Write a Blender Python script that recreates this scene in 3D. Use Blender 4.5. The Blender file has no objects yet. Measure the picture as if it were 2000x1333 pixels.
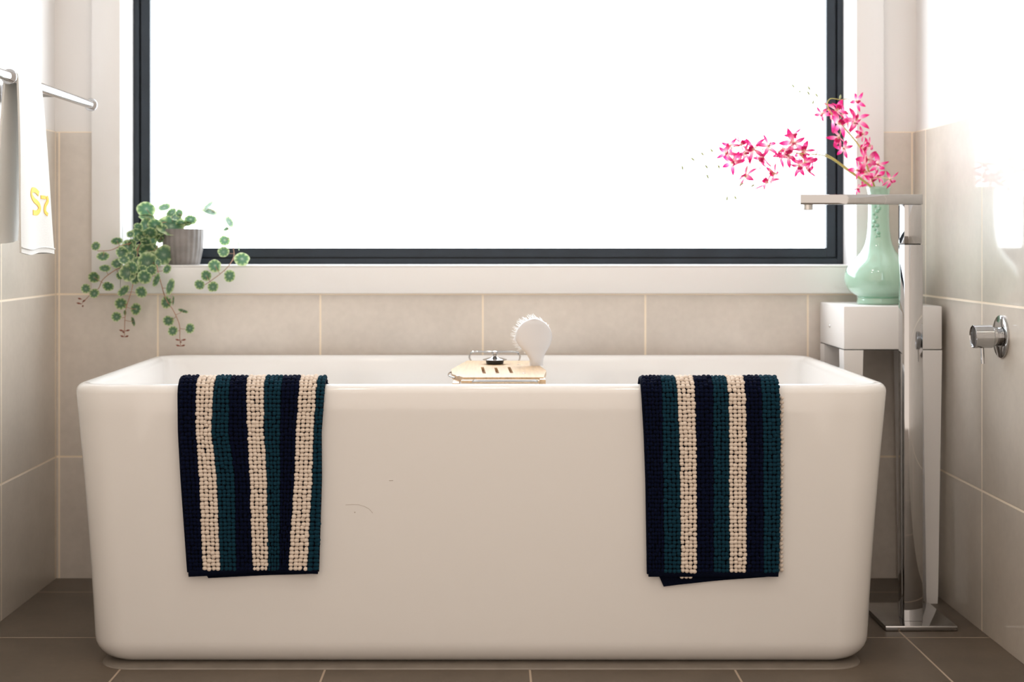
import bpy, bmesh, math, random
from mathutils import Vector, Matrix, noise
PI = math.pi
S = bpy.context.scene
C = bpy.context.collection

# ------------------------------------------------------------------ camera, world, light, exposure
H = 0.9326                       # eye height
F = 2850.0                       # focal length in pixels of the 2000x1333 frame
VX, VY = 955.0, 472.0            # principal point
WY = 4.039                       # distance of the tiled window wall
cam_d = bpy.data.cameras.new('camera'); cam = bpy.data.objects.new('camera', cam_d); C.objects.link(cam)
cam.location = (0, 0, H); cam.rotation_euler = (PI/2, 0, 0)
cam_d.sensor_width = 36; cam_d.lens = F*36/2000
cam_d.shift_x = (1000-VX)/2000; cam_d.shift_y = -(666.5-VY)/2000
cam_d.clip_start = 0.05
cam_d.dof.use_dof = True; cam_d.dof.focus_distance = 3.2; cam_d.dof.aperture_fstop = 3.5
S.camera = cam

world = bpy.data.worlds.new('daylight'); S.world = world; world.use_nodes = True
bg = world.node_tree.nodes['Background']; bg.inputs[0].default_value = (1.0, 0.855, 0.735, 1); bg.inputs[1].default_value = 1.46

WIN_E = 5.7                      # frosted window glass glowing with daylight
LAMP_W = 2.2                     # ceiling downlights
S.view_settings.view_transform = 'Standard'; S.view_settings.look = 'None'
S.view_settings.exposure = 0.0; S.view_settings.gamma = 1.0; S.view_settings.use_curve_mapping = False

def downlight(x, y):
    l = bpy.data.lights.new('downlight_lamp', 'AREA'); l.shape = 'DISK'; l.size = 0.09; l.energy = LAMP_W; l.color = (1, 0.86, 0.68)
    o = bpy.data.objects.new('downlight_lamp', l); C.objects.link(o); o.location = (x, y, 2.415)
DL = [(-0.5, 2.05), (0.5, 2.05), (0.0, 2.6)]
for p in DL: downlight(*p)

def P(x, y, Y):                  # point at distance Y seen at pixel x, y of the photograph (used to measure the room)
    return Vector(((x-VX)*Y/F, Y, H-(y-VY)*Y/F))

# ------------------------------------------------------------------ materials
def new_mat(name):
    m = bpy.data.materials.new(name); m.use_nodes = True
    return m, m.node_tree, m.node_tree.nodes['Principled BSDF']
def pbr(name, col, rough=0.5, metal=0.0, coat=0.0, spec=0.5, noise_amt=0.0, nscale=30, bump=0.0, bscale=200, sheen=0, sss=0):
    m, t, b = new_mat(name)
    b.inputs['Base Color'].default_value = (*col, 1); b.inputs['Roughness'].default_value = rough
    b.inputs['Metallic'].default_value = metal; b.inputs['Coat Weight'].default_value = coat
    b.inputs['Coat Roughness'].default_value = 0.05
    b.inputs['Specular IOR Level'].default_value = spec
    if sheen: b.inputs['Sheen Weight'].default_value = sheen
    tc = t.nodes.new('ShaderNodeTexCoord')
    if noise_amt:
        n = t.nodes.new('ShaderNodeTexNoise'); n.inputs['Scale'].default_value = nscale; n.inputs['Detail'].default_value = 6
        t.links.new(tc.outputs['Object'], n.inputs['Vector'])
        r = t.nodes.new('ShaderNodeMapRange'); r.inputs[1].default_value = 0.3; r.inputs[2].default_value = 0.7
        r.inputs[3].default_value = 1-noise_amt; r.inputs[4].default_value = 1+noise_amt
        t.links.new(n.outputs['Fac'], r.inputs[0])
        mx = t.nodes.new('ShaderNodeVectorMath'); mx.operation = 'SCALE'; mx.inputs[0].default_value = col
        t.links.new(r.outputs[0], mx.inputs['Scale']); t.links.new(mx.outputs[0], b.inputs['Base Color'])
    if bump:
        n = t.nodes.new('ShaderNodeTexNoise'); n.inputs['Scale'].default_value = bscale; n.inputs['Detail'].default_value = 3
        t.links.new(tc.outputs['Object'], n.inputs['Vector'])
        bp = t.nodes.new('ShaderNodeBump'); bp.inputs['Strength'].default_value = bump; bp.inputs['Distance'].default_value = 0.002
        t.links.new(n.outputs['Fac'], bp.inputs['Height']); t.links.new(bp.outputs[0], b.inputs['Normal'])
    return m
def tile_mat(name, ax, ay, offx, offy, pitchx, pitchy, col, grout, rough, gw=0.0052, extra=None, mott=0.10, spec=0.5, coat=0.0):
    m, t, b = new_mat(name); N = t.nodes.new; L = t.links.new
    geo = N('ShaderNodeNewGeometry'); sep = N('ShaderNodeSeparateXYZ'); L(geo.outputs['Position'], sep.inputs[0])
    def mth(op, a, bb=None, cc=None):
        n = N('ShaderNodeMath'); n.operation = op
        for i, v in enumerate((a, bb, cc)):
            if v is None: continue
            if isinstance(v, (int, float)): n.inputs[i].default_value = v
            else: L(v, n.inputs[i])
        return n.outputs[0]
    def line(axis, off, pitch):
        v = mth('SUBTRACT', sep.outputs[axis], off); v = mth('DIVIDE', v, pitch); v = mth('ADD', v, 0.5); v = mth('FLOORED_MODULO', v, 1.0)
        v = mth('SUBTRACT', v, 0.5); v = mth('ABSOLUTE', v); v = mth('MULTIPLY', v, pitch)
        mr = N('ShaderNodeMapRange'); mr.inputs[1].default_value = gw*0.5-0.0004; mr.inputs[2].default_value = gw*0.5+0.0006
        mr.inputs[3].default_value = 1; mr.inputs[4].default_value = 0; L(v, mr.inputs[0]); return mr.outputs[0]
    g = mth('MAXIMUM', line(ax, offx, pitchx), line(ay, offy, pitchy))
    if extra is not None:                      # silicone joint along an inside corner
        for axis, pos, w in extra:
            v = mth('SUBTRACT', sep.outputs[axis], pos); v = mth('ABSOLUTE', v); v = mth('LESS_THAN', v, w); g = mth('MAXIMUM', g, v)
    n1 = N('ShaderNodeTexNoise'); n1.inputs['Scale'].default_value = 3.2; n1.inputs['Detail'].default_value = 8; n1.inputs['Roughness'].default_value = 0.65
    L(geo.outputs['Position'], n1.inputs['Vector'])
    r = N('ShaderNodeMapRange'); r.inputs[1].default_value = 0.3; r.inputs[2].default_value = 0.7; r.inputs[3].default_value = 1-mott; r.inputs[4].default_value = 1+mott
    L(n1.outputs['Fac'], r.inputs[0])
    n2 = N('ShaderNodeTexNoise'); n2.inputs['Scale'].default_value = 60; n2.inputs['Detail'].default_value = 4; L(geo.outputs['Position'], n2.inputs['Vector'])
    r2 = N('ShaderNodeMapRange'); r2.inputs[1].default_value = 0.3; r2.inputs[2].default_value = 0.7; r2.inputs[3].default_value = 0.975; r2.inputs[4].default_value = 1.025
    L(n2.outputs['Fac'], r2.inputs[0])
    k = mth('MULTIPLY', r.outputs[0], r2.outputs[0])
    sc = N('ShaderNodeVectorMath'); sc.operation = 'SCALE'; sc.inputs[0].default_value = col; L(k, sc.inputs['Scale'])
    mx = N('ShaderNodeMix'); mx.data_type = 'RGBA'; L(g, mx.inputs['Factor']); L(sc.outputs[0], mx.inputs[6]); mx.inputs[7].default_value = (*grout, 1)
    L(mx.outputs[2], b.inputs['Base Color'])
    rr = N('ShaderNodeMapRange'); rr.inputs[3].default_value = rough; rr.inputs[4].default_value = 0.8; L(g, rr.inputs[0]); L(rr.outputs[0], b.inputs['Roughness'])
    b.inputs['Specular IOR Level'].default_value = spec
    b.inputs['Coat Weight'].default_value = coat; b.inputs['Coat Roughness'].default_value = 0.06
    bp = N('ShaderNodeBump'); bp.invert = True; bp.inputs['Strength'].default_value = 0.5; bp.inputs['Distance'].default_value = 0.001
    L(g, bp.inputs['Height']); L(bp.outputs[0], b.inputs['Normal'])
    return m
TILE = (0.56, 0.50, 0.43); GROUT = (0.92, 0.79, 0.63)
M = {}
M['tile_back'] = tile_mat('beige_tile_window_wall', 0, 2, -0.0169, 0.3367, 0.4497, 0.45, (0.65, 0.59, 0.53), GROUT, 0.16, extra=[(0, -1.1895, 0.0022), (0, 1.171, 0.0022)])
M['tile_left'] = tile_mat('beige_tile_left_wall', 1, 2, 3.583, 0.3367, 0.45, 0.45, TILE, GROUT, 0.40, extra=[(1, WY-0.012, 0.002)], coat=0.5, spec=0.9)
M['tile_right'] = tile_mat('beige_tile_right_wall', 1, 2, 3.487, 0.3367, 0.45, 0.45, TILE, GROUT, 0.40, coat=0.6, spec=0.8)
M['tile_floor'] = tile_mat('taupe_floor_tile', 0, 1, 0.089, 3.434, 0.446, 0.445, (0.125, 0.097, 0.072), (0.42, 0.33, 0.25), 0.42, gw=0.0045, mott=0.2, spec=0.35)
M['paint'] = pbr('white_wall_paint', (0.80, 0.775, 0.755), 0.6, bump=0.05, bscale=400)
M['ceiling'] = pbr('white_ceiling_paint', (0.85, 0.84, 0.82), 0.7)
M['trim'] = pbr('satin_white_trim', (0.80, 0.78, 0.765), 0.35)
M['frame'] = pbr('charcoal_aluminium', (0.018, 0.025, 0.034), 0.4, noise_amt=0.15, nscale=12, spec=0.3)
M['acrylic'] = pbr('white_acrylic', (0.83, 0.81, 0.79), 0.12, coat=0.4)
M['sealant'] = pbr('grey_sealant', (0.21, 0.18, 0.15), 0.5, noise_amt=0.1, nscale=20)
M['scuff'] = pbr('scuff_grey', (0.42, 0.36, 0.31), 0.6)
M['chrome'] = pbr('polished_chrome', (0.47, 0.47, 0.475), 0.045, metal=1)
M['chrome_dark'] = pbr('dark_chrome_cap', (0.02, 0.022, 0.025), 0.08, metal=0.0, coat=1)
M['brushed'] = pbr('satin_chrome', (0.62, 0.61, 0.6), 0.25, metal=1)
M['white_lacquer'] = pbr('white_lacquered_board', (0.83, 0.805, 0.785), 0.28)
M['dark_gap'] = pbr('dark_seam', (0.05, 0.05, 0.045), 0.7)
M['celadon'] = pbr('celadon_glaze', (0.37, 0.58, 0.45), 0.07, coat=1, noise_amt=0.06, nscale=8)
M['celadon_deep'] = pbr('celadon_glaze_pooled', (0.22, 0.48, 0.33), 0.1, coat=1)
M['navy'] = pbr('navy_chenille', (0.0012, 0.0035, 0.018), 0.85, sheen=0.02, spec=0.08)
M['teal'] = pbr('teal_chenille', (0.003, 0.030, 0.052), 0.85, sheen=0.02, spec=0.12)
M['cream'] = pbr('cream_chenille', (0.72, 0.62, 0.53), 0.9, sheen=0.1, spec=0.2)
M['binding'] = pbr('navy_binding_tape', (0.0012, 0.003, 0.012), 0.8, spec=0.08, bump=0.3, bscale=900)
M['bamboo'] = pbr('pale_bamboo', (0.54, 0.375, 0.225), 0.38, noise_amt=0.16, nscale=14)
for nd in M['bamboo'].node_tree.nodes:
    if nd.type == 'TEX_NOISE':             # grain runs along the board
        mp = M['bamboo'].node_tree.nodes.new('ShaderNodeMapping'); mp.inputs['Scale'].default_value = (9, 0.6, 4)
        src = nd.inputs['Vector'].links[0].from_socket; M['bamboo'].node_tree.links.new(src, mp.inputs[0]); M['bamboo'].node_tree.links.new(mp.outputs[0], nd.inputs['Vector'])
M['bamboo_dark'] = pbr('bamboo_cut_edge', (0.42, 0.21, 0.08), 0.5)
M['rubber'] = pbr('black_rubber', (0.01, 0.01, 0.01), 0.5)
M['white_plastic'] = pbr('white_plastic', (0.66, 0.645, 0.65), 0.25)
M['bristle'] = pbr('white_bristle', (0.9, 0.9, 0.9), 0.5)
M['towel'] = pbr('white_cotton', (0.86, 0.85, 0.82), 0.95, sheen=0.2, bump=0.5, bscale=700)
_t = M['towel'].node_tree; _b = _t.nodes['Principled BSDF']; _tr = _t.nodes.new('ShaderNodeBsdfTranslucent'); _tr.inputs[0].default_value = (0.9, 0.87, 0.82, 1)
_mx = _t.nodes.new('ShaderNodeMixShader'); _mx.inputs[0].default_value = 0.15; _t.links.new(_b.outputs[0], _mx.inputs[1]); _t.links.new(_tr.outputs[0], _mx.inputs[2]); _t.links.new(_mx.outputs[0], _t.nodes['Material Output'].inputs[0])
M['yellow'] = pbr('yellow_thread', (0.95, 0.55, 0.02), 0.6, bump=0.4, bscale=900)
M['pot'] = pbr('grey_concrete_pot', (0.22, 0.20, 0.19), 0.6, noise_amt=0.2, nscale=25)
M['soil'] = pbr('dark_potting_soil', (0.05, 0.035, 0.025), 0.95, bump=1, bscale=150)
M['vine'] = pbr('pinkish_vine_stem', (0.36, 0.19, 0.12), 0.6)
M['sprout'] = pbr('russet_sprout', (0.22, 0.06, 0.035), 0.6)
M['orchid_stem'] = pbr('yellow_green_orchid_stem', (0.50, 0.46, 0.12), 0.5)
M['bud'] = pbr('pale_green_bud', (0.42, 0.48, 0.25), 0.6)

def leaf_material():
    m, t, b = new_mat('variegated_round_leaf'); N = t.nodes.new; L = t.links.new
    uv = N('ShaderNodeUVMap'); sep = N('ShaderNodeSeparateXYZ'); L(uv.outputs[0], sep.inputs[0])     # u = angle, v = radius
    def mth(op, a, bb=None):
        n = N('ShaderNodeMath'); n.operation = op
        for i, v in enumerate((a, bb)):
            if v is None: continue
            if isinstance(v, (int, float)): n.inputs[i].default_value = v
            else: L(v, n.inputs[i])
        return n.outputs[0]
    s = mth('SINE', mth('MULTIPLY', sep.outputs[0], 2*PI*9)); s = mth('MULTIPLY', s, 0.10)
    oi = N('ShaderNodeTexNoise'); oi.inputs['Scale'].default_value = 90; g = N('ShaderNodeNewGeometry'); L(g.outputs['Position'], oi.inputs['Vector'])
    nz = mth('MULTIPLY', mth('SUBTRACT', oi.outputs['Fac'], 0.5), 0.35)
    v = mth('ADD', mth('ADD', sep.outputs[1], s), nz)
    cr = N('ShaderNodeValToRGB'); L(v, cr.inputs[0]); e = cr.color_ramp.elements
    e[0].position = 0.0; e[0].color = (0.36, 0.44, 0.30, 1); e[1].position = 1.0; e[1].color = (0.55, 0.62, 0.36, 1)
    for p, c in ((0.22, (0.10, 0.19, 0.12, 1)), (0.60, (0.085, 0.18, 0.095, 1)), (0.78, (0.22, 0.34, 0.14, 1)), (0.93, (0.48, 0.56, 0.30, 1))):
        q = e.new(p); q.color = c
    L(cr.outputs[0], b.inputs['Base Color']); b.inputs['Roughness'].default_value = 0.42
    tr = N('ShaderNodeBsdfTranslucent'); L(cr.outputs[0], tr.inputs[0]); mx = N('ShaderNodeMixShader'); mx.inputs[0].default_value = 0.35
    L(b.outputs[0], mx.inputs[1]); L(tr.outputs[0], mx.inputs[2]); L(mx.outputs[0], t.nodes['Material Output'].inputs[0])
    return m
M['leaf'] = leaf_material()
def petal_material():
    m, t, b = new_mat('magenta_orchid_petal'); N = t.nodes.new; L = t.links.new
    uv = N('ShaderNodeUVMap'); sep = N('ShaderNodeSeparateXYZ'); L(uv.outputs[0], sep.inputs[0])
    cr = N('ShaderNodeValToRGB'); L(sep.outputs[1], cr.inputs[0]); e = cr.color_ramp.elements
    e[0].position = 0.0; e[0].color = (0.85, 0.74, 0.52, 1); e[1].position = 1.0; e[1].color = (0.48, 0.008, 0.10, 1)
    for p, c in ((0.22, (0.88, 0.56, 0.58, 1)), (0.45, (0.82, 0.16, 0.36, 1)), (0.7, (0.64, 0.015, 0.17, 1))):
        q = e.new(p); q.color = c
    L(cr.outputs[0], b.inputs['Base Color']); b.inputs['Roughness'].default_value = 0.5
    tr = N('ShaderNodeBsdfTranslucent'); L(cr.outputs[0], tr.inputs[0]); mx = N('ShaderNodeMixShader'); mx.inputs[0].default_value = 0.45
    L(b.outputs[0], mx.inputs[1]); L(tr.outputs[0], mx.inputs[2]); L(mx.outputs[0], t.nodes['Material Output'].inputs[0])
    return m
M['petal'] = petal_material()
def glass_mat(name, e):
    m, t, b = new_mat(name)
    b.inputs['Base Color'].default_value = (0.9, 0.92, 0.93, 1); b.inputs['Roughness'].default_value = 0.35
    b.inputs['Emission Color'].default_value = (0.84, 0.925, 1.0, 1); b.inputs['Emission Strength'].default_value = e
    return m
M['pane'] = glass_mat('frosted_daylit_glass', WIN_E)
M['lamp'] = glass_mat('lit_downlight_lens', 12)

# ------------------------------------------------------------------ mesh helpers
class MB:
    def __init__(s): s.v = []; s.f = []; s.m = []; s.uv = []; s.has_uv = False
    def add(s, vs, fs, mi=0, uvs=None):
        o = len(s.v); s.v += [tuple(v) for v in vs]; s.f += [tuple(i+o for i in f) for f in fs]; s.m += [mi]*len(fs)
        if uvs is not None: s.has_uv = True; s.uv += list(uvs)
        else: s.uv += [(0, 0)]*len(vs)
    def box(s, x0, x1, y0, y1, z0, z1, mi=0, bev=0.0, seg=2):
        if bev <= 0:
            vs = [(x, y, z) for x in (x0, x1) for y in (y0, y1) for z in (z0, z1)]
            s.add(vs, [(0,1,3,2), (4,6,7,5), (0,4,5,1), (2,3,7,6), (0,2,6,4), (1,5,7,3)], mi); return
        bm = bmesh.new(); bmesh.ops.create_cube(bm, size=1)
        for v in bm.verts: v.co = Vector(((x0+x1)/2+v.co.x*(x1-x0), (y0+y1)/2+v.co.y*(y1-y0), (z0+z1)/2+v.co.z*(z1-z0)))
        bmesh.ops.bevel(bm, geom=bm.edges[:], offset=bev, segments=seg, profile=0.5, affect='EDGES'); s.bm(bm, mi)
    def bm(s, bm, mi=0):
        bm.verts.index_update(); s.add([v.co.copy() for v in bm.verts], [[v.index for v in f.verts] for f in bm.faces], mi); bm.free()
    def loft(s, loops, mi=0, cap0=True, cap1=True, closed=True):
        n = len(loops[0]); vs = [p for l in loops for p in l]; fs = []
        for k in range(len(loops)-1):
            for i in range(n if closed else n-1):
                j = (i+1) % n; fs.append((k*n+i, k*n+j, (k+1)*n+j, (k+1)*n+i))
        if cap0: fs.append(tuple(reversed(range(n))))
        if cap1: fs.append(tuple(range((len(loops)-1)*n, len(loops)*n)))
        s.add(vs, fs, mi)
    def lathe(s, prof, c=(0,0,0), axis=(0,0,1), n=32, mi=0, cap0=True, cap1=True, rib=None):
        q = Vector((0,0,1)).rotation_difference(Vector(axis).normalized()); c = Vector(c); loops = []
        for r, h in prof:
            l = []
            for i in range(n):
                a = 2*PI*i/n; rr = r*(1+(rib(a) if rib else 0)); l.append(c + q @ Vector((rr*math.cos(a), rr*math.sin(a), h)))
            loops.append(l)
        s.loft(loops, mi, cap0, cap1)
    def tube(s, pts, r, n=8, mi=0, r1=None):
        pts = [Vector(p) for p in pts]; loops = []; up = None
        for i, p in enumerate(pts):
            d = (pts[min(i+1, len(pts)-1)]-pts[max(i-1, 0)]).normalized()
            if up is None: up = d.orthogonal().normalized()
            else: up = (up-d*up.dot(d)).normalized()
            w = d.cross(up); rr = r if r1 is None else r+(r1-r)*i/(len(pts)-1)
            loops.append([p+(up*math.cos(2*PI*k/n)+w*math.sin(2*PI*k/n))*rr for k in range(n)])
        s.loft(loops, mi)
    def build(s, name, mats, parent=None, smooth=True, angle=40):
        me = bpy.data.meshes.new(name); me.from_pydata(s.v, [], s.f)
        if not isinstance(mats, (list, tuple)): mats = [mats]
        for m in mats: me.materials.append(m)
        me.polygons.foreach_set('material_index', s.m)
        if s.has_uv:
            u = me.uv_layers.new(name='UVMap'); idx = [0]*len(me.loops); me.loops.foreach_get('vertex_index', idx)
            u.data.foreach_set('uv', [c for i in idx for c in s.uv[i]])
        bm = bmesh.new(); bm.from_mesh(me)
        if not s.has_uv: bmesh.ops.recalc_face_normals(bm, faces=bm.faces[:])
        bm.to_mesh(me); bm.free()
        if smooth:
            me.polygons.foreach_set('use_smooth', [True]*len(me.polygons))
            if angle < 180: me.set_sharp_from_angle(angle=math.radians(angle))
        me.update(); o = bpy.data.objects.new(name, me); C.objects.link(o)
        if parent is not None:
            o.parent = parent; o.matrix_parent_inverse = Matrix.Translation(-Vector(parent.location))
        return o
def tag(o, label=None, cat=None, group=None, kind=None):
    for k, v in (('label', label), ('category', cat), ('group', group), ('kind', kind)):
        if v: o[k] = v
    return o
def thing(name, label, cat, loc, group=None):
    o = bpy.data.objects.new(name, None); C.objects.link(o); o.location = loc; o.empty_display_size = 0.05
    return tag(o, label, cat, group)
def smooth_path(pts, n=6):
    pts = [Vector(p) for p in pts]; out = []
    for i in range(len(pts)-1):
        p0 = pts[max(i-1, 0)]; p1 = pts[i]; p2 = pts[i+1]; p3 = pts[min(i+2, len(pts)-1)]
        for k in range(n):
            t = k/n; out.append(0.5*((2*p1)+(p2-p0)*t+(2*p0-5*p1+4*p2-p3)*t*t+(3*p1-p0-3*p2+p3)*t**3))
    out.append(pts[-1]); return out
def interp(tab, t):
    for i in range(len(tab)-1):
        if t <= tab[i+1][0]:
            a, b = tab[i], tab[i+1]; k = (t-a[0])/(b[0]-a[0]); return a[1]+(b[1]-a[1])*k
    return tab[-1][1]

# ------------------------------------------------------------------ the room
XL, XR, YF, ZC = -1.197, 1.178, 1.6, 2.45
TT = 1.2367                                # top of the wall tiles
b = MB(); b.box(XL-0.1, XR+0.1, -0.6, WY+0.3, -0.1, 0); tag(b.build('floor', M['tile_floor'], smooth=False), kind='structure')
b = MB(); b.box(XL-0.1, XR+0.1, YF-0.1, WY+0.3, ZC, ZC+0.1); tag(b.build('ceiling', M['ceiling'], smooth=False), kind='structure')
b = MB(); b.box(XL-0.1, XL-0.007, YF, WY+0.2, 0, ZC, 0); b.box(XL-0.007, XL, YF, WY, 0, TT, 1, 0.0012)
tag(b.build('wall_left', [M['paint'], M['tile_left']], smooth=False), kind='structure')
b = MB(); b.box(XR+0.007, XR+0.1, YF, WY+0.2, 0, ZC, 0); b.box(XR, XR+0.007, YF, WY, 0, TT, 1, 0.0012)
tag(b.build('wall_right', [M['paint'], M['tile_right']], smooth=False), kind='structure')
# window wall: opening behind the casing
OX0, OX1, OZ0, OZ1 = -1.016, 1.012, 0.862, 2.12
b = MB()
yb = WY+0.007
e = 0.012
for (x0, x1, z0, z1) in ((XL-0.007, OX0-e, 0, ZC), (OX1+e, XR+0.007, 0, ZC), (OX0-e, OX1+e, 0, OZ0-0.001), (OX0-e, OX1+e, OZ1+e, ZC)): b.box(x0, x1, yb, WY+0.2, z0, z1, 0)
for (x0, x1, z0, z1) in ((XL, OX0-0.02, 0, TT), (OX1+0.02, XR, 0, TT), (OX0-0.02, OX1+0.02, 0, OZ0-0.01)): b.box(x0, x1, WY, yb, z0, z1, 1)
tag(b.build('wall_back', [M['paint'], M['tile_back']], smooth=False), kind='structure')
def window(name, x0, x1, z0, z1, y, fw, inward, pm):
    r = bpy.data.objects.new(name, None); C.objects.link(r); r.location = ((x0+x1)/2, y, z0); tag(r, kind='structure')
    b = MB(); s = inward                   # outer ring then a stepped glazing bead
    for (w0, w1, ya, yb2) in ((0.0, 0.0165, y, y-s*0.03), (0.0165, 0.0205, y, y-s*0.016), (0.0205, fw, y, y-s*0.024)):
        a, c = min(ya, yb2), max(ya, yb2)
        b.box(x0+w0, x0+w1, a, c, z0+w0, z1-w0, 0, 0.0012 if w1-w0 > 0.005 else 0); b.box(x1-w1, x1-w0, a, c, z0+w0, z1-w0, 0, 0.0012 if w1-w0 > 0.005 else 0)
        b.box(x0+w1, x1-w1, a, c, z0+w0, z0+w1, 0); b.box(x0+w1, x1-w1, a, c, z1-w1, z1-w0, 0)
    b.build('window_frame', M['frame'], r, smooth=False)
    p = MB(); p.box(x0+fw-0.004, x1-fw+0.004, y-0.003, y+0.003, z0+fw-0.004, z1-fw+0.004); p.build('window_pane', pm, r, smooth=False)
    return r
window('window_1', OX0, OX1, 0.8675, OZ1, WY+0.158, 0.0465, 1, M['pane'])
# casing boards and reveal of the window
def board(name, *a, bev=0.003):
    b = MB(); b.box(*a, 0, bev); return tag(b.build(name, M['trim']), kind='structure')
cy = WY-0.018
board('trim_1', -1.096, OX0, cy, WY+0.01, 0.789, 2.2)
board('trim_2', OX1, 1.089, cy, WY+0.01, 0.789, 2.2)
board('trim_3', OX0, OX1, cy, WY+0.012, 0.789, 0.8615)
board('trim_4', OX0, OX1, cy, WY+0.01, OZ1, 2.2)
board('trim_5', OX0-0.012, OX0, WY+0.012, WY+0.19, 0.862, OZ1, bev=0)
board('trim_6', OX1, OX1+0.012, WY+0.012, WY+0.19, 0.862, OZ1, bev=0)
board('trim_7', OX0, OX1, cy+0.002, WY+0.19, 0.8615, 0.8675, bev=0.002)
board('trim_8', OX0, OX1, WY+0.012, WY+0.19, OZ1, OZ1+0.012, bev=0)
for (x, y) in DL:
    d = thing('downlight', 'round recessed ceiling downlight with a lit warm lens, '+{-0.5: 'nearest the left wall', 0.5: 'nearest the right wall', 0.0: 'nearest the window'}[x], 'ceiling light', (x, y, ZC), 'recessed ceiling downlights')
    q = MB(); q.lathe([(0.058, 0), (0.058, -0.004), (0.047, -0.008), (0.045, -0.002)], (x, y, ZC), n=32, cap0=False, cap1=False); q.build('bezel', M['brushed'], d)
    q = MB(); q.lathe([(0.045, -0.003), (0.02, -0.005)], (x, y, ZC), n=24, cap0=False); q.build('lens', M['lamp'], d)

# ------------------------------------------------------------------ bathtub
TCX, TY0, TY1 = -0.017, 3.158, 4.012
TCY = (TY0+TY1)/2; TZ = 0.622
def rrect(cx, cyy, hw, hd, r, z, nc=12, nx=14, ny=8):
    pts = []
    cs = [(cx+hw-r, cyy+hd-r, 0), (cx-hw+r, cyy+hd-r, PI/2), (cx-hw+r, cyy-hd+r, PI), (cx+hw-r, cyy-hd+r, 1.5*PI)]
    for k, (x, y, a0) in enumerate(cs):
        for i in range(nc+1):
            a = a0+PI/2*i/nc; pts.append(Vector((x+r*math.cos(a), y+r*math.sin(a), z)))
        nx_, ny_ = cs[(k+1) % 4][:2]; a1 = a0+PI/2
        e = Vector((nx_+r*math.cos(a1), ny_+r*math.sin(a1), z)); s0 = pts[-1].copy(); m = nx if k % 2 == 0 else ny
        for i in range(1, m): pts.append(s0.lerp(e, i/m))
    return pts
HW, HD = 0.897, (TY1-TY0)/2
def outer(z):                              # half width, half depth of the outside at height z
    t = max(0, min(1, z/0.60)); k = 0.036*(1-t)
    return HW-k-0.004*math.sin(PI*t), HD-k*0.9
b = MB(); loops = []
z0 = 0.004; rf = 0.055
for i in range(9):                         # bottom fillet
    a = PI/2*i/8; w, d = outer(z0+rf); ins = rf*(1-math.sin(a)); loops.append(rrect(TCX, TCY, w-ins, d-ins, 0.085-ins*0.6, z0+rf*(1-math.cos(a))))
for i in range(1, 13):
    z = z0+rf+(TZ-0.019-z0-rf)*i/12; w, d = outer(z); loops.append(rrect(TCX, TCY, w, d, 0.085, z))
RT = 0.019
for i in range(1, 9):                      # rim roll
    a = PI*i/8; loops.append(rrect(TCX, TCY, HW-RT+RT*math.cos(a), HD-RT+RT*math.cos(a), 0.085-RT+RT*math.cos(a), TZ-RT+RT*math.sin(a)))
for i in range(1, 12):                     # inside wall
    t = i/11; ins = 2*RT+0.02*t+0.14*t**5; insx = 2*RT+0.10*t+0.16*t**5; z = TZ-RT-(0.45*(1-(1-t)**1.3))
    loops.append(rrect(TCX, TCY, HW-insx, HD-ins, 0.075+0.05*t, z))
b.loft(loops, 0)
tub = thing('bathtub', 'white freestanding rectangular acrylic bathtub with rounded corners under the window', 'bathtub', (TCX, TCY, 0))
b.build('tub_shell', M['acrylic'], tub, angle=180)
b = MB(); b.loft([rrect(TCX, TCY, 0.842, HD-0.016, 0.078, 0.0003), rrect(TCX, TCY, 0.840, HD-0.018, 0.076, 0.0035), rrect(TCX, TCY, 0.815, HD-0.045, 0.06, 0.0048)])
tag(b.build('base_seal', M['sealant'], tub), 'grey sealed foot of the bathtub')
def tub_front(z):
    w, d = outer(z); return TCY-d
def scuff(pts, r):
    b = MB(); b.tube([(P(x, y, 3.17).x, tub_front(P(x, y, 3.17).z)-0.0001, P(x, y, 3.17).z) for x, y in pts], r, 5); o = b.build('scuff', M['scuff'], tub); tag(o, 'faint grey scuff on the front')
scuff(smooth_path([Vector((675, 988, 0)), Vector((695, 986, 0)), Vector((715, 991, 0)), Vector((728, 1002, 0))], 4) and [(675, 987), (688, 986), (700, 986.5), (712, 990), (721, 995), (728, 1003)], 0.0004)
scuff([(692, 1001), (694, 1002)], 0.0012)
scuff([(760, 939), (768, 939)], 0.0007)
b = MB(); b.lathe([(0.03, 0), (0.03, 0.004), (0.02, 0.006)], (TCX, TCY, TZ-0.462), n=24); b.build('drain', M['chrome'], tub)

# ------------------------------------------------------------------ bath mats
import numpy as np
def ico():
    bm = bmesh.new(); bmesh.ops.create_icosphere(bm, subdivisions=2, radius=1)
    bm.verts.index_update(); v = np.array([tuple(q.co) for q in bm.verts]); f = [[w.index for w in p.verts] for p in bm.faces]; bm.free(); return v, f
ICV, ICF = ico()
def sheet_path(off, ztop_extra, zb, inner):  # points and normals in the Y-Z plane from the bottom front up over the rim and down inside
    out = []; R = RT+off; cyr = tub_front(TZ-RT)+RT; czr = TZ-RT
    zs = zb
    n = 60
    for i in range(n):
        z = zb+(czr-zb)*i/n; out.append((tub_front(z)-off, z, -1.0, 0.0))
    for i in range(13):
        a = PI*(1-i/12); out.append((cyr+R*math.cos(a), czr+R*math.sin(a), math.cos(a), math.sin(a)))
    for i in range(1, 16):
        out.append((cyr+R+0.012*i/15*0.3, czr-inner*i/15, 1.0, 0.0))
    return out
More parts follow.
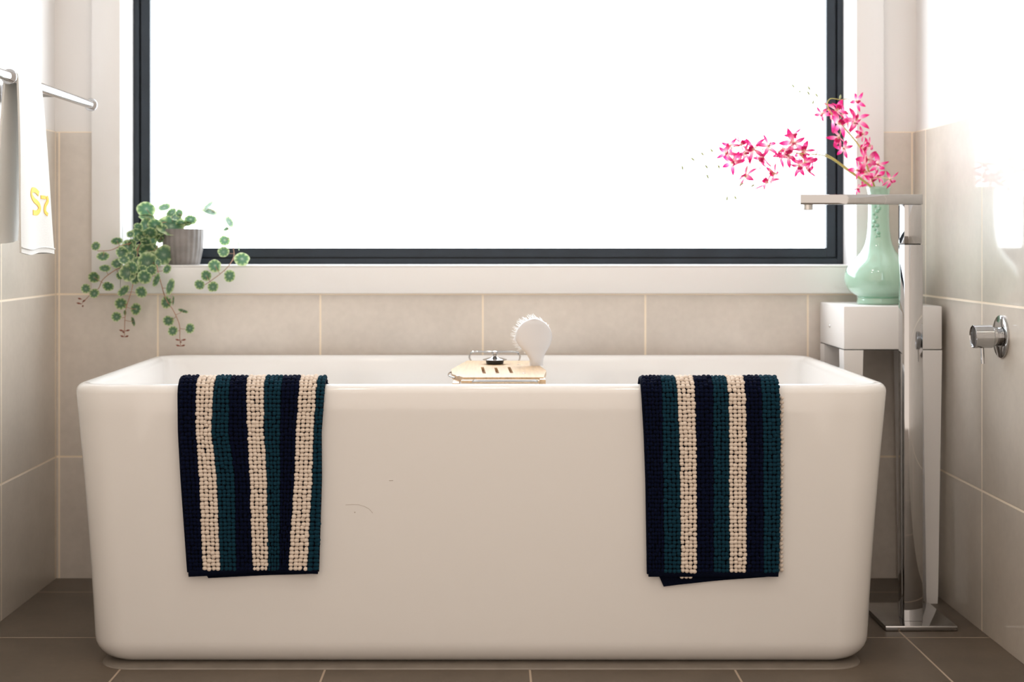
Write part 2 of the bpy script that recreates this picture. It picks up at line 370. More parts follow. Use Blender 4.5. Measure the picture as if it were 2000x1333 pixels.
def resample(path, pitch):
    d = [0]
    for a, c in zip(path, path[1:]): d.append(d[-1]+math.hypot(c[0]-a[0], c[1]-a[1]))
    n = int(d[-1]/pitch); res = []; j = 0
    for i in range(n+1):
        t = i*pitch
        while j < len(d)-2 and d[j+1] < t: j += 1
        k = (t-d[j])/max(1e-9, d[j+1]-d[j]); res.append([path[j][q]+(path[j+1][q]-path[j][q])*k for q in range(4)])
    return res, d[-1]
def bath_mat(label, bounds, colours, zb, seed, under):
    rnd = random.Random(seed)
    cx = (bounds[0][0][1]+bounds[-1][0][1])/2
    root = thing('bath_mat', label, 'bath mat', (P(cx, 900, 3.14).x, 3.14, zb), 'striped chenille bath mats over the bathtub rim')
    YS = 3.139
    def bx(k, v):                           # boundary k at height fraction v (0 bottom, 1 rim)
        return (interp([(1-a, x) for a, x in reversed(bounds[k])], min(1, max(0, v)))-VX)*YS/F
    path = sheet_path(0.0155, 0, zb+0.008, 0.14); rows, L = resample(path, 0.0089)
    zt = TZ
    V = []; Fa = []; Mi = []; ofs = 0; nf = len(ICF); icf = np.array(ICF)
    for ri, (y, z, ny, nz) in enumerate(rows):
        v = (z-zb)/(zt-zb) if ny < 0.5 else 1
        v = min(1, v)
        for k in range(len(colours)):
            x0, x1 = bx(k, v), bx(k+1, v); w0 = (bounds[k+1][0][1]-bounds[k][0][1])*YS/F
            n = max(1, round(w0/0.0090))
            for i in range(n):
                px = x0+(x1-x0)*(i+0.5)/n
                row_shift = 0.0012*math.sin(ri*0.9+k*2.0)
                jx, jz = rnd.gauss(0, 0.0007), rnd.gauss(0, 0.0006)
                zz = z+jz+row_shift*0.3*math.sin(px*60); sc = rnd.uniform(0.92, 1.1)
                wob = 0.0035*math.sin(px*24+seed)*math.sin(v*5+seed)*max(0, 1-v)
                a, bb, cc = (x1-x0)/n*0.575*sc, 0.0050*sc, 0.0051*rnd.uniform(0.95, 1.08)
                # local axes: X, tangent, normal
                T = np.array([0, -nz, ny]) ; N_ = np.array([0, ny, nz])
                if ny < 0: T = np.array([0, nz, -ny])
                p = ICV*np.array([a, cc, bb]); th = rnd.gauss(0, 0.16); c_, s_ = math.cos(th), math.sin(th)
                X = p[:, 0]*c_-p[:, 1]*s_; Y = p[:, 0]*s_+p[:, 1]*c_
                pts = np.outer(X, [1, 0, 0])+np.outer(Y, T)+np.outer(p[:, 2]*1.0, N_)+np.array([px+jx, y+ny*0.001-abs(wob), zz])+rnd.gauss(0, 0.0005)*N_
                V.append(pts); Fa.append(icf+ofs); ofs += len(ICV); Mi.append(np.full(nf, 'ntc'.index(colours[k])))
    def mesh(name, V, Fa, Mi, mats):
        me = bpy.data.meshes.new(name); me.from_pydata(np.concatenate(V).tolist(), [], np.concatenate(Fa).tolist())
        for m in mats: me.materials.append(m)
        me.polygons.foreach_set('material_index', np.concatenate(Mi).tolist()); me.polygons.foreach_set('use_smooth', [True]*len(me.polygons))
        o = bpy.data.objects.new(name, me); C.objects.link(o); o.parent = root; o.matrix_parent_inverse = Matrix.Translation(-root.location); return o
    mesh('chenille_pile', V, Fa, Mi, [M['navy'], M['teal'], M['cream']])
    # woven backing as a thick sheet
    bp = sheet_path(0.0125, 0, zb, 0.145); b = MB(); nxs = 12; A = []; B_ = []
    for (y, z, ny, nz) in bp:
        v = min(1, (z-zb)/(zt-zb)) if ny < 0.5 else 1
        x0, x1 = bx(0, v)-0.001, bx(len(colours), v)
        A.append([Vector((x0+(x1-x0)*i/nxs, y, z)) for i in range(nxs+1)]); B_.append([Vector((x0+(x1-x0)*i/nxs, y-ny*0.004, z-nz*0.004)) for i in range(nxs+1)])
    loops = [a+list(reversed(c)) for a, c in zip(A, B_)]; b.loft(loops); b.build('backing', M['binding'], root)
    # bottom hem and side tape
    b = MB(); x0, x1 = bx(0, 0)-0.001, bx(len(colours), 0)-0.002
    hem = [(x0+(x1-x0)*i/24, interp(under['hem'], i/24)) for i in range(25)]
    ls = []
    for x, dz in hem:
        y = tub_front(zb)-0.0145; ls.append([Vector((x, y+0.004, zb+dz-0.006)), Vector((x, y-0.003, zb+dz-0.006)), Vector((x, y-0.0055, zb+dz-0.001)), Vector((x, y-0.005, zb+dz+0.007)), Vector((x, y-0.002, zb+dz+0.011)), Vector((x, y+0.004, zb+dz+0.011))])
    b.loft(ls)
    side = [Vector((bx(0, (z-zb)/(zt-zb) if ny < 0.5 else 1)-0.0015, y-0.0*ny, z)) for (y, z, ny, nz) in sheet_path(0.0145, 0, zb, 0.14)[::2]]
    b.tube(side, 0.0034, 8); b.build('binding_tape', M['binding'], root)
    # folded-under layer between mat and tub
    b = MB(); ux0, ux1 = (under['x'][0]-VX)*YS/F, (under['x'][1]-VX)*YS/F
    zl, zr = H-(under['y'][0]-VY)*YS/F, H-(under['y'][1]-VY)*YS/F
    nxs = 14; loops = []
    for j in range(26):
        row = []; row2 = []
        for i in range(nxs+1):
            t = i/nxs; zb2 = zl+(zr-zl)*t**0.8; z = zb2+(TZ-0.03-zb2)*j/25; xa = ux0+(bx(0, (z-zb)/(zt-zb))+0.004-ux0)*min(1, j/4); xb = ux1+(bx(len(colours), max(0, (z-zb)/(zt-zb)))-0.004-ux1)*min(1, j/10)
            thick = 0.0040 if j > 1 else 0.0055
            y = tub_front(max(z, 0.06))-0.0045-0.0015*math.sin(t*9); row.append(Vector((xa+(xb-xa)*t, y-thick/2, z))); row2.append(Vector((xa+(xb-xa)*t, y+thick/2, z)))
        loops.append(row+list(reversed(row2)))
    b.loft(loops); b.build('under_fold', M['binding'], root)
    # nubs of the folded-under side that show at an edge
    for (xa, ya, xb, yb_, cnt, depth) in under['nubs']:
        V = []; Fa = []; Mi = []; ofs = 0
        for i in range(cnt):
            t = (i+0.5)/cnt; x = (xa+(xb-xa)*t-VX)*YS/F+rnd.gauss(0, 0.0006); z = H-(ya+(yb_-ya)*t-VY)*YS/F
            p = ICV*np.array([0.0046, 0.0045, 0.0042])*rnd.uniform(0.9, 1.1)+np.array([x, tub_front(z)-depth, z])
            V.append(p); Fa.append(icf+ofs); ofs += len(ICV); Mi.append(np.zeros(nf, int))
        o = mesh('under_pile', V, Fa, Mi, [M['cream']])
    return root
def bd(a, b_, c, d): return [(0, a), (0.25, b_), (0.5, c), (1, d)]
bath_mat('wavy-striped navy, teal and cream bath mat over the left half of the bathtub front',
    [bd(350, 350, 354, 365), bd(382, 381, 387, 392), bd(417, 412, 422, 427), bd(447, 446, 457, 458), bd(480, 482, 486, 490), bd(515, 515, 520, 521),
     bd(549, 546, 546, 543), bd(584, 577, 573, 560), bd(618, 612, 609, 597), bd(634, 627, 627, 620)], 'nctnctnct', 0.2155, 3,
    dict(hem=[(0, -0.004), (0.3, 0.0), (0.6, 0.008), (0.8, 0.004), (1, 0.002)], x=(401, 612), y=(1137, 1128), nubs=[(470, 1119, 500, 1118, 4, 0.014)]))
bath_mat('straight-striped navy, teal and cream bath mat over the right half of the bathtub front',
    [bd(1256, 1262, 1266, 1270), bd(1293, 1295, 1297, 1299), bd(1322, 1327, 1330, 1332), bd(1357, 1361, 1362, 1364), bd(1393, 1394, 1395, 1397), bd(1422, 1425, 1426, 1428),
     bd(1456, 1459, 1460, 1461), bd(1488, 1491, 1493, 1495), bd(1523, 1526, 1527, 1526)], 'ntcntcnt', 0.2115, 7,
    dict(hem=[(0, 0.0), (0.1, 0.0), (0.6, 0.0), (1, 0.0)], x=(1300, 1521), y=(1154, 1133),
         nubs=[(1529, 775, 1532, 1125, 40, 0.006), (1332, 1133, 1356, 1133, 3, 0.013)]))

# ------------------------------------------------------------------ side table
TX0, TX1, TYa, TYb, TTop, TBot = 0.912, 1.1645, 3.75, 4.02, 0.766, 0.654
tab = thing('side_table', 'small white square side table with tapered legs in the corner behind the tap', 'side table', ((TX0+TX1)/2, (TYa+TYb)/2, 0))
b = MB(); b.box(TX0, TX1, TYa, TYb, TBot+0.001, TTop, 0, 0.0025); b.build('table_box', M['white_lacquer'], tab)
for sx in (0, 1):
    for sy in (0, 1):
        b = MB(); xo = TX0 if sx == 0 else TX1; yo = TYa if sy == 0 else TYb; dx = 1 if sx == 0 else -1; dy = 1 if sy == 0 else -1
        w0, w1 = 0.050, 0.028
        def sq(w, z, ins): return [Vector((xo+dx*(ins+a*w), yo+dy*(ins*0.5+c*w), z)) for a, c in ((0, 0), (1, 0), (1, 1), (0, 1))]
        b.loft([sq(w1, 0.0, 0.010), sq(w1+0.002, 0.02, 0.009), sq(w0, TBot-0.001, 0.0)]); b.build('leg', M['white_lacquer'], tab, smooth=False)
kp = Vector((TX0, 3.90, H-(635-VY)*3.95/F))
b = MB(); b.lathe([(0.0045, 0), (0.0045, 0.0015), (0.003, 0.003)], kp, axis=(-1, 0, 0), n=16); tag(b.build('screw_cap', M['brushed'], tab), 'small grey screw cap on the side')
b = MB(); b.box(TX0+0.002, TX1-0.002, TYa+0.002, TYb-0.002, TBot-0.001, TBot+0.001); b.build('seam', M['dark_gap'], tab, smooth=False)

# ------------------------------------------------------------------ vase
VC = Vector((1.0375, 3.885, TTop+0.0005)); vs = 3.885/F
prof_px = [(41, 593), (42, 590), (41, 584), (40, 580), (42, 577), (50, 573), (57, 567), (62, 560), (65, 552), (66, 544), (65, 534), (62, 525), (57, 517), (51, 510), (44, 503),
           (37, 495), (31, 487), (26.5, 477), (23.5, 465), (21.5, 450), (20.5, 435), (20, 415), (20, 395), (20.5, 380), (22, 370), (23.5, 365)]
prof = [(r*vs, (593-y)*vs) for r, y in prof_px]
inner = [(prof[-1][0]-0.002, prof[-1][1]+0.001), (prof[-1][0]-0.005, prof[-1][1]-0.002), (0.022, prof[-6][1]), (0.022, prof[-9][1])]
b = MB(); b.lathe(prof+inner, VC, n=64)
vase = thing('vase', 'pale green glazed porcelain bottle vase with round belly standing on the white table', 'vase', VC)
b.build('vase_body', M['celadon'], vase, angle=180)
b = MB(); b.lathe([(41.2*vs, 12.0*vs), (42.2*vs, 13.0*vs), (41.2*vs, 14.5*vs)], VC, n=64, cap0=False, cap1=False); tag(b.build('foot_ring', M['celadon_deep'], vase), 'darker green ring above the foot')
# raised sprig on the neck
rnd = random.Random(5); b = MB()
for (x, y, r) in [(1706, 403, 3), (1709, 412, 4), (1703, 418, 3), (1708, 424, 3), (1704, 432, 3.5), (1709, 440, 4), (1705, 448, 3), (1711, 455, 4), (1707, 462, 3.5), (1714, 407, 3), (1701, 441, 3), (1712, 461, 3)]:
    rr = interp([(0, 20.3), (1, 23.0)], (y-400)/65)*vs; dx = (x-1717)*vs; dx = max(-rr*0.95, min(rr*0.95, dx)); z = VC.z+(593-y)*vs
    c = Vector((VC.x+dx, VC.y-math.sqrt(rr*rr-dx*dx), z)); n = Vector((dx, -math.sqrt(rr*rr-dx*dx), 0)).normalized()
    b.lathe([(r*vs, -0.001), (r*vs*0.7, 0.0007), (r*vs*0.3, 0.0011)], c, axis=n, n=8)
tag(b.build('raised_sprig', M['celadon_deep'], vase), 'small raised leaf decoration on the neck')

# ------------------------------------------------------------------ orchid sprays
def petal(b, base, direc, up, L, W, curl, rnd, t0=0.0, t1=1.0):
    direc = direc.normalized(); side = direc.cross(up).normalized(); nrm = side.cross(direc).normalized(); vsx = []; fs = []; uvs = []; n = 7
    for i in range(n+1):
        t = i/n; w = W*(math.sin(PI*min(1, t*0.93+0.07)**1.15)**0.8 if t < 1 else 0.02)*0.5; cpt = base+direc*(L*t)+nrm*(curl*L*t*t)
        for k in (-1, -0.5, 0, 0.5, 1):
            vsx.append(cpt+side*(w*k)+nrm*(abs(k)*w*0.35)); uvs.append((k*0.5+0.5, t0+(t1-t0)*t))
    for i in range(n):
        for k in range(4): a = i*5+k; fs.append((a, a+1, a+6, a+5))
    b.add(vsx, fs, 0, uvs)
def flower_mesh(seed):
    rnd = random.Random(seed); b = MB(); up = Vector((0, -1, 0))
    L0 = 0.034
    for k in range(5):
        a = PI/2+2*PI*k/5+rnd.uniform(-0.22, 0.22); d = Vector((math.cos(a), -0.25+rnd.uniform(-0.25, 0.35), math.sin(a)))
        petal(b, Vector((0, 0, 0)), d, up, L0*rnd.uniform(0.8, 1.12), 0.0125*rnd.uniform(0.8, 1.15), rnd.uniform(-0.4, 0.4), rnd)
    for s in (-1, 0, 1):                    # the lip
        petal(b, Vector((0, -0.002, 0)), Vector((s*0.5, -0.75, -0.55)), Vector((0, -0.5, 0.7)), 0.014, 0.009, 0.3, rnd, 0.45, 0.95)
    vsx = []; 
    b2 = MB(); b2.lathe([(0.0018, -0.002), (0.0026, 0.002), (0.0016, 0.006)], (0, -0.001, 0), axis=(0, -1, 0.3), n=8)
    b.add(b2.v, b2.f, 0, [(0, 0.08)]*len(b2.v))
    o = b.build('flower', M['petal'], None, angle=180); return o
protos = [flower_mesh(s) for s in (1, 2, 3, 4, 5)]
used_proto = [False]*5
def spray(label, stems, flowers, twigs, buds, Yb, seed, group='orchid sprays in the green vase'):
    rnd = random.Random(seed); base = P(*stems[0][0][:2], stems[0][0][2])
    r = thing('orchid_spray', label, 'flower', base, group)
    b = MB()
    for st in stems:
        pts = smooth_path([P(x, y, Y) for x, y, Y in st], 5); b.tube(pts, 0.0034 if len(st) < 5 else 0.0028, 8, r1=0.0010)
    allp = [P(x, y, Y) for st in stems for x, y, Y in st]; dense = [q for st in stems for q in smooth_path([P(x, y, Y) for x, y, Y in st], 6)]
    cs = []
    for (x, y, *s) in flowers:
        Y = Yb+rnd.uniform(-0.05, 0.04); c = P(x, y, Y); cs.append((c, s[0] if s else 1.0))
        q = min(dense, key=lambda p: (p-c).length); mid = (q+c)/2+Vector((0, 0.004, 0.004)); b.tube(smooth_path([q, mid, c+Vector((0, 0.002, 0))], 3), 0.0009, 5)
    for tw in twigs: b.tube(smooth_path([P(x, y, Y) for x, y, Y in tw], 4), 0.0008, 5, r1=0.0003)
    b.build('stem', M['orchid_stem'], r)
    for c, s in cs:
        k = rnd.randrange(5)
        if used_proto[k]: o = protos[k].copy(); C.objects.link(o)
        else: o = protos[k]; used_proto[k] = True
        o.parent = r; o.matrix_parent_inverse = Matrix.Identity(4); o.location = c-Vector(r.location)
        o.rotation_euler = (rnd.uniform(-0.9, 0.9), rnd.uniform(0, 6.28), rnd.uniform(-0.9, 0.9)); o.scale = (s*1.12, s*1.12, s*1.12)
    if buds:
        for x, y in buds:
            b = MB(); c = P(x, y, Yb+rnd.uniform(-0.02, 0.02)); a = Vector((rnd.uniform(-1, 1), 0.2, rnd.uniform(-1, 1)))
            b.lathe([(0.0006, -0.007), (0.0027, -0.003), (0.003, 0.001), (0.0008, 0.007)], c, axis=a, n=8)
            b.build('bud', M['bud'], r)
    return r
M0 = (1712, 385, 3.885)
spray('pink orchid spray arching left in front of the window from the green vase',
    [[M0, (1702, 366, 3.87), (1660, 336, 3.84), (1615, 306, 3.82), (1565, 300, 3.81), (1500, 293, 3.80), (1445, 284, 3.80)]],
    [(1446, 283, 0.9), (1418, 300, 0.75), (1430, 318, 0.9), (1454, 300, 0.8), (1473, 292, 1.0), (1492, 306, 0.9), (1501, 286, 0.9), (1457, 345, 0.95), (1500, 358, 1.0), (1514, 340, 0.9),
     (1533, 292, 1.05), (1540, 305, 0.9), (1551, 279, 1.05), (1562, 302, 1.0), (1572, 318, 0.9), (1560, 324, 0.8), (1587, 312, 0.9), (1445, 318, 0.8), (1426, 284, 0.75), (1520, 305, 0.9), (1548, 262, 0.85), (1570, 296, 0.9), (1482, 315, 0.75), (1577, 334, 0.7)],
    [[(1445, 284, 3.80), (1420, 290, 3.80), (1390, 296, 3.80), (1353, 311, 3.80), (1332, 328, 3.80)], [(1440, 300, 3.80), (1404, 325, 3.80), (1381, 345, 3.80)], [(1457, 343, 3.79), (1450, 360, 3.8), (1436, 386, 3.8)],
     [(1504, 330, 3.80), (1512, 345, 3.80)]],
    [(1390, 294), (1372, 301), (1353, 311), (1380, 326), (1404, 326), (1382, 345), (1420, 388), (1436, 386), (1448, 360), (1470, 363), (1333, 328)], 3.80, 11)
spray('bare yellow-green orchid stem beside the left-arching pink spray in the vase',
    [[M0, (1698, 362, 3.87), (1650, 326, 3.86), (1622, 306, 3.85), (1597, 296, 3.85)]], [], [[(1597, 296, 3.85), (1585, 290, 3.85)]], [], 3.85, 13)
spray('pink orchid spray standing upright in the green vase, in front of the window casing',
    [[M0, (1708, 365, 3.88), (1695, 330, 3.87), (1682, 292, 3.86), (1656, 258, 3.85), (1628, 228, 3.84), (1616, 205, 3.84), (1622, 193, 3.84), (1640, 195, 3.84)]],
    [(1633, 216, 1.1), (1625, 232, 1.0), (1645, 222, 1.0), (1638, 242, 1.05), (1606, 222, 0.7), (1672, 198, 0.75), (1674, 235, 1.05), (1668, 240, 0.7), (1640, 268, 1.0), (1648, 290, 0.7), (1686, 262, 0.7), (1684, 290, 0.8),
     (1700, 285, 0.8), (1696, 312, 1.05), (1692, 336, 1.0), (1715, 320, 0.9), (1672, 333, 0.8), (1713, 345, 0.85), (1738, 350, 0.75), (1673, 368, 0.5), (1703, 350, 0.9)],
    [[(1616, 205, 3.84), (1600, 192, 3.84), (1583, 178, 3.84), (1562, 172, 3.84)]],
    [(1580, 172), (1562, 179), (1595, 186), (1579, 182), (1588, 200), (1549, 168), (1641, 190)], 3.85, 17)

# ------------------------------------------------------------------ floor-standing bath filler
PX0, PX1, PY0, PY1 = 1.0045, 1.050, 3.530, 3.580
fil = thing('bath_filler', 'tall square chrome floor-standing bath tap at the right end of the tub', 'tap', ((PX0+PX1)/2, (PY0+PY1)/2, 0))
b = MB(); b.box(0.948, 1.120, 3.487, 3.715, 0.001, 0.013, 0, 0.0015); b.build('base_plate', M['chrome'], fil)
b = MB(); b.box(PX0, PX1, PY0, PY1, 0.013, 0.925, 0, 0.0015); b.build('post', M['chrome'], fil)
b = MB(); b.box(PX0, PX1-0.003, PY0, PY1, 0.927, 1.022, 0, 0.0015); b.build('mixer_block', M['chrome'], fil)
b = MB(); b.box(PX0+0.002, PX1-0.005, PY0+0.002, PY1-0.002, 0.924, 0.928); b.build('seam', M['dark_gap'], fil, smooth=False)
b = MB(); b.box(0.7535, PX1, PY0, PY1-0.006, 1.0222, 1.0465, 0, 0.0012); b.build('spout', M['chrome'], fil)
b = MB(); b.lathe([(0.0125, 0), (0.0125, -0.012), (0.010, -0.0135), (0.009, -0.008)], (0.776, 3.552, 1.0222), n=32); b.build('nozzle', M['brushed'], fil)

# ------------------------------------------------------------------ wall mixer
mz = H-(658-VY)*3.35/F
mix = thing('wall_mixer', 'round chrome wall mixer tap with a pin lever on the right tiled wall', 'tap', (XR, 3.35, mz))
c = Vector((XR, 3.35, mz)); ax = (-1, 0, 0)
b = MB(); b.lathe([(0.049, 0.0), (0.049, 0.005), (0.047, 0.0065), (0.022, 0.0075)], c, ax, 64); b.build('wall_plate', M['chrome'], mix)
b = MB(); b.lathe([(0.021, 0.006), (0.021, 0.024)], c, ax, 48); b.build('mixer_neck', M['chrome'], mix)
b = MB(); b.lathe([(0.0255, 0.024), (0.0265, 0.025), (0.0265, 0.066), (0.0255, 0.067)], c, ax, 48, cap1=False); b.lathe([(0.0255, 0.067), (0.024, 0.064)], c, ax, 48, cap0=False, cap1=False); b.build('mixer_knob', M['chrome'], mix)
b = MB(); b.lathe([(0.0243, 0.060), (0.0243, 0.0645)], c, ax, 48); tag(b.build('knob_cap', M['chrome_dark'], mix), 'dark end cap of the knob')
b = MB(); b.tube([c+Vector((-0.046, 0, -0.024)), c+Vector((-0.044, 0, -0.062))], 0.0042, 12); b.build('pin_lever', M['chrome'], mix)

# ------------------------------------------------------------------ towel rail and hand towel
RX, RZ = -1.060, 1.297
rail = thing('towel_rail', 'chrome towel rail with round end discs on the left wall', 'towel rail', (XL, 3.4, RZ))
b = MB(); b.lathe([(0.0115, 0), (0.0115, 1.30)], (RX, 2.588, RZ), (0, 1, 0), 32); b.build('bar', M['chrome'], rail)
for y in (3.222, 3.886):
    b = MB(); b.lathe([(0.0165, -0.002), (0.0172, -0.001), (0.0172, 0.003), (0.0165, 0.004)], (RX, y, RZ), (0, 1, 0), 40); b.build('end_disc', M['chrome'], rail)
for y in (2.70, 3.60):
    b = MB(); b.tube([(XL, y, RZ), (RX-0.008, y, RZ)], 0.008, 16); b.lathe([(0.024, 0), (0.024, 0.006), (0.02, 0.008)], (XL, y, RZ), (1, 0, 0), 32); b.build('wall_bracket', M['chrome'], rail)
ht = thing('hand_towel', 'white hand towel with yellow stitched lettering hanging on the left chrome rail', 'towel', (RX, 3.34, 0.9))
def towel_pt(s, t):    # s 0..1 along the rail, t along the cloth: -1 rear hem .. 0 rail top .. 1 front hem
    y0, y1 = 3.236, 3.405; r = 0.0165
    y = y0+(y1-y0)*s
    fold = math.sin(s*PI*2.1+0.6)
    if abs(t) < 0.08:
        a = PI/2-t/0.08*PI/2; return Vector((RX+r*math.cos(a), y, RZ+r*math.sin(a)))
    k = (abs(t)-0.08)/0.92
    if t > 0:
        zb = 0.902-0.004*math.sin(s*6)+0.006*(1-s); z = RZ+(zb-RZ)*k
        x = RX+r+k*(0.004+0.018*s)+0.005*fold*k**0.8; y = y+k*0.012*(1-2*s)*0.3+0.02*k*(s)*1.0+0.004*math.sin(k*5)
        return Vector((x, y, z))
    zb = 0.925+0.01*s; z = RZ+(zb-RZ)*k
    return Vector((RX-r-k*0.012-0.006*math.sin(s*7+1)*k, y-0.03*k, z))
b = MB(); ns, nt = 28, 70; A = []; 
for j in range(nt+1):
    t = -1+2*j/nt; row = [towel_pt(i/ns, t) for i in range(ns+1)]; A.append(row)
th = 0.0045
def offs(j, i):
    du = A[j][min(i+1, ns)]-A[j][max(i-1, 0)]; dv = A[min(j+1, nt)][i]-A[max(j-1, 0)][i]; n = du.cross(dv).normalized()
    return A[j][i]+n*th*(1 if True else 0)
loops = [[A[j][i] for i in range(ns+1)]+[offs(j, i) for i in range(ns, -1, -1)] for j in range(nt+1)]
b.loft(loops); b.build('towel_cloth', M['towel'], ht, angle=60)
b = MB(); 
for tt in (0.972,):
    b.tube([towel_pt(i/20, tt)+Vector((0.0015, 0, 0)) for i in range(21)], 0.0016, 6)
b.build('hem', M['towel'], ht)
# stitched letters: S and the start of a second letter curling round the edge
def on_towel(u, v):     # u metres along the rail, v height
    s = (u-3.236)/(3.405-3.236); t0, t1 = 0.08, 1.0
    for _ in range(30):
        tm = (t0+t1)/2
        if towel_pt(s, tm).z > v: t0 = tm
        else: t1 = tm
    p = towel_pt(s, tm); e = towel_pt(min(1, s+0.02), tm)-towel_pt(s-0.02, tm); n = Vector((e.y, -e.x, 0)).normalized(); return p, n
def stroke(b, pts, w):
    pts = smooth_path([Vector((x, y, 0)) for x, y in pts], 5) if len(pts) > 2 else [Vector((x, y, 0)) for x, y in pts]
    Lr = []
    for i, p in enumerate(pts):
        d = (pts[min(i+1, len(pts)-1)]-pts[max(i-1, 0)]).normalized(); nn = Vector((-d.y, d.x, 0)); row = []
        for k in (-1, 1):
            q = p+nn*w*k; P0, n = on_towel(q.x, q.y); row.append((P0, n))
        (a, na), (c, nc) = row; Lr.append([a-na*0.001, a+na*0.0014+na*th*0, c+nc*0.0014, c-nc*0.001])
    b.loft(Lr)
b = MB(); hS = 0.052; 
def Yat(px): return 3.236+(px-34)/(95-34)*(3.405-3.236)*0.97
def LY(px, py):  # letter point from its place on the cloth
    return (Yat(px), H-(py-VY)*3.36/F)
stroke(b, [LY(76, 379), LY(69, 373), LY(60, 373), LY(57, 382), LY(64, 391), LY(74, 398), (LY(77, 408)), LY(72, 416), LY(61, 416)], 0.0058)
stroke(b, [LY(80, 385), LY(84, 385), LY(88, 385.5)], 0.004)
stroke(b, [LY(90, 383), LY(91, 392), LY(87, 402), LY(86, 413), LY(90, 419)], 0.004)
b.build('stitched_lettering', M['yellow'], ht, smooth=False)

# ------------------------------------------------------------------ bath tray with plug and brush
TRZ = 0.6275
tray = thing('bath_tray', 'pale bamboo bath tray with chrome wire ends lying across the bathtub', 'bath tray', (0.0, 3.5, TRZ))
tz = H-TRZ
def Q(x, y, z=TRZ):     # point of a horizontal plane at height z seen at pixel
    Y = (H-z)*F/(y-VY); return Vector(((x-VX)*Y/F, Y, z))
outline = [Q(905, 737.5), Q(1062, 737.5), Q(1067, 724), Q(1040, 705), Q(912, 705), Q(881, 722), Q(883, 731)]
slots = []
for (xa, ya, xb, yb_) in ((942, 717.5, 945.5, 730), (968, 718.5, 971.5, 729.5), (994, 717.5, 999, 729)):
    p, q = Q(xa, ya), Q(xb, yb_); slots.append([p+Vector((-0.0035, 0, 0)), p+Vector((0.0035, 0, 0)), q+Vector((0.0045, 0, 0)), q+Vector((-0.0035, 0, 0))])
bm = bmesh.new()
for loop in [outline]+slots:
    vs_ = [bm.verts.new(p) for p in loop]
    for i in range(len(vs_)): bm.edges.new((vs_[i], vs_[(i+1) % len(vs_)]))
bmesh.ops.triangle_fill(bm, edges=bm.edges[:], use_beauty=True, use_dissolve=False)
ret = bmesh.ops.extrude_face_region(bm, geom=bm.faces[:])
for v in [g for g in ret['geom'] if isinstance(g, bmesh.types.BMVert)]: v.co.z -= 0.011
b = MB(); b.bm(bm); b.build('board', M['bamboo'], tray, smooth=False)
o0 = Q(884, 731).y
b = MB(); 
for p in slots:
    c0 = (p[0]+p[1])/2; c1 = (p[2]+p[3])/2; b.box(min(p[0].x, p[3].x), max(p[1].x, p[2].x), c1.y, c0.y, TRZ-0.016, TRZ-0.0115)
b.build('slot_backing', M['bamboo_dark'], tray, smooth=False)
b = MB(); b.box(-0.062, 0.112, 3.222, 3.245, TRZ-0.009, TRZ-0.002, 0, 0.002); b.build('front_rail', M['bamboo'], tray)
b = MB(); b.box(0.113, 0.1265, 3.245, 3.43, TRZ-0.020, TRZ-0.002, 0, 0.002); b.build('side_runner', M['bamboo'], tray); b = MB(); b.box(-0.082, -0.066, 3.245, 3.40, TRZ-0.022, TRZ-0.010, 0, 0.002); b.build('side_runner', M['bamboo'], tray)
b = MB(); w = 0.0024
b.tube(smooth_path([(-0.030, 3.26, TRZ-0.004), (-0.036, 3.21, TRZ-0.003), (-0.030, 3.185, TRZ+0.0005), (0.0, 3.18, TRZ+0.001), (0.07, 3.18, TRZ+0.001), (0.100, 3.185, TRZ+0.0005), (0.106, 3.21, TRZ-0.003), (0.10, 3.26, TRZ-0.004)], 5), w, 8); b.build('wire_handle', M['chrome'], tray); b = MB()
zr = H-(688-VY)*3.92/F
b.tube(smooth_path([(-0.043, 3.72, TRZ-0.004), (-0.052, 3.86, TRZ-0.002), (-0.050, 3.92, zr-0.006), (-0.042, 3.93, zr), (0.0, 3.93, zr), (0.07, 3.93, zr), (0.080, 3.92, zr-0.006), (0.082, 3.86, TRZ-0.002), (0.074, 3.72, TRZ-0.004)], 5), w, 8); b.build('wire_handle', M['chrome'], tray); b = MB()
b.tube(smooth_path([(-0.078, 3.46, TRZ-0.004), (-0.092, 3.44, TRZ-0.004), (-0.093, 3.36, TRZ-0.004), (-0.078, 3.33, TRZ-0.006)], 5), 0.0018, 8)
b.build('side_loop', M['chrome'], tray)
for (x, y) in ((1013, 713), (1023, 730), (894, 735)):
    b = MB(); q = Q(x, y) if y < 737 else Vector((-0.070, 3.243, TRZ-0.006)); b.lathe([(0.004, 0), (0.004, 0.0008), (0.002, 0.0012)], q, n=12); b.build('screw', M['brushed'], tray)
pc = Q(966.5, 711.5); pl = thing('bath_plug', 'chrome and black rubber bath plug sitting on the bamboo tray', 'bath plug', pc)
b = MB(); b.lathe([(0.0195, 0.0005), (0.0215, 0.002), (0.0225, 0.010)], pc, n=40); b.build('rubber_seal', M['rubber'], pl)
b = MB(); b.lathe([(0.029, 0.0100), (0.0302, 0.0108), (0.030, 0.0118), (0.018, 0.0155), (0.008, 0.0175), (0.0045, 0.020), (0.0042, 0.0225), (0.0075, 0.0245), (0.0082, 0.028), (0.0070, 0.0312), (0.003, 0.033)], pc, n=40); b.build('plug_cap', M['chrome'], pl)
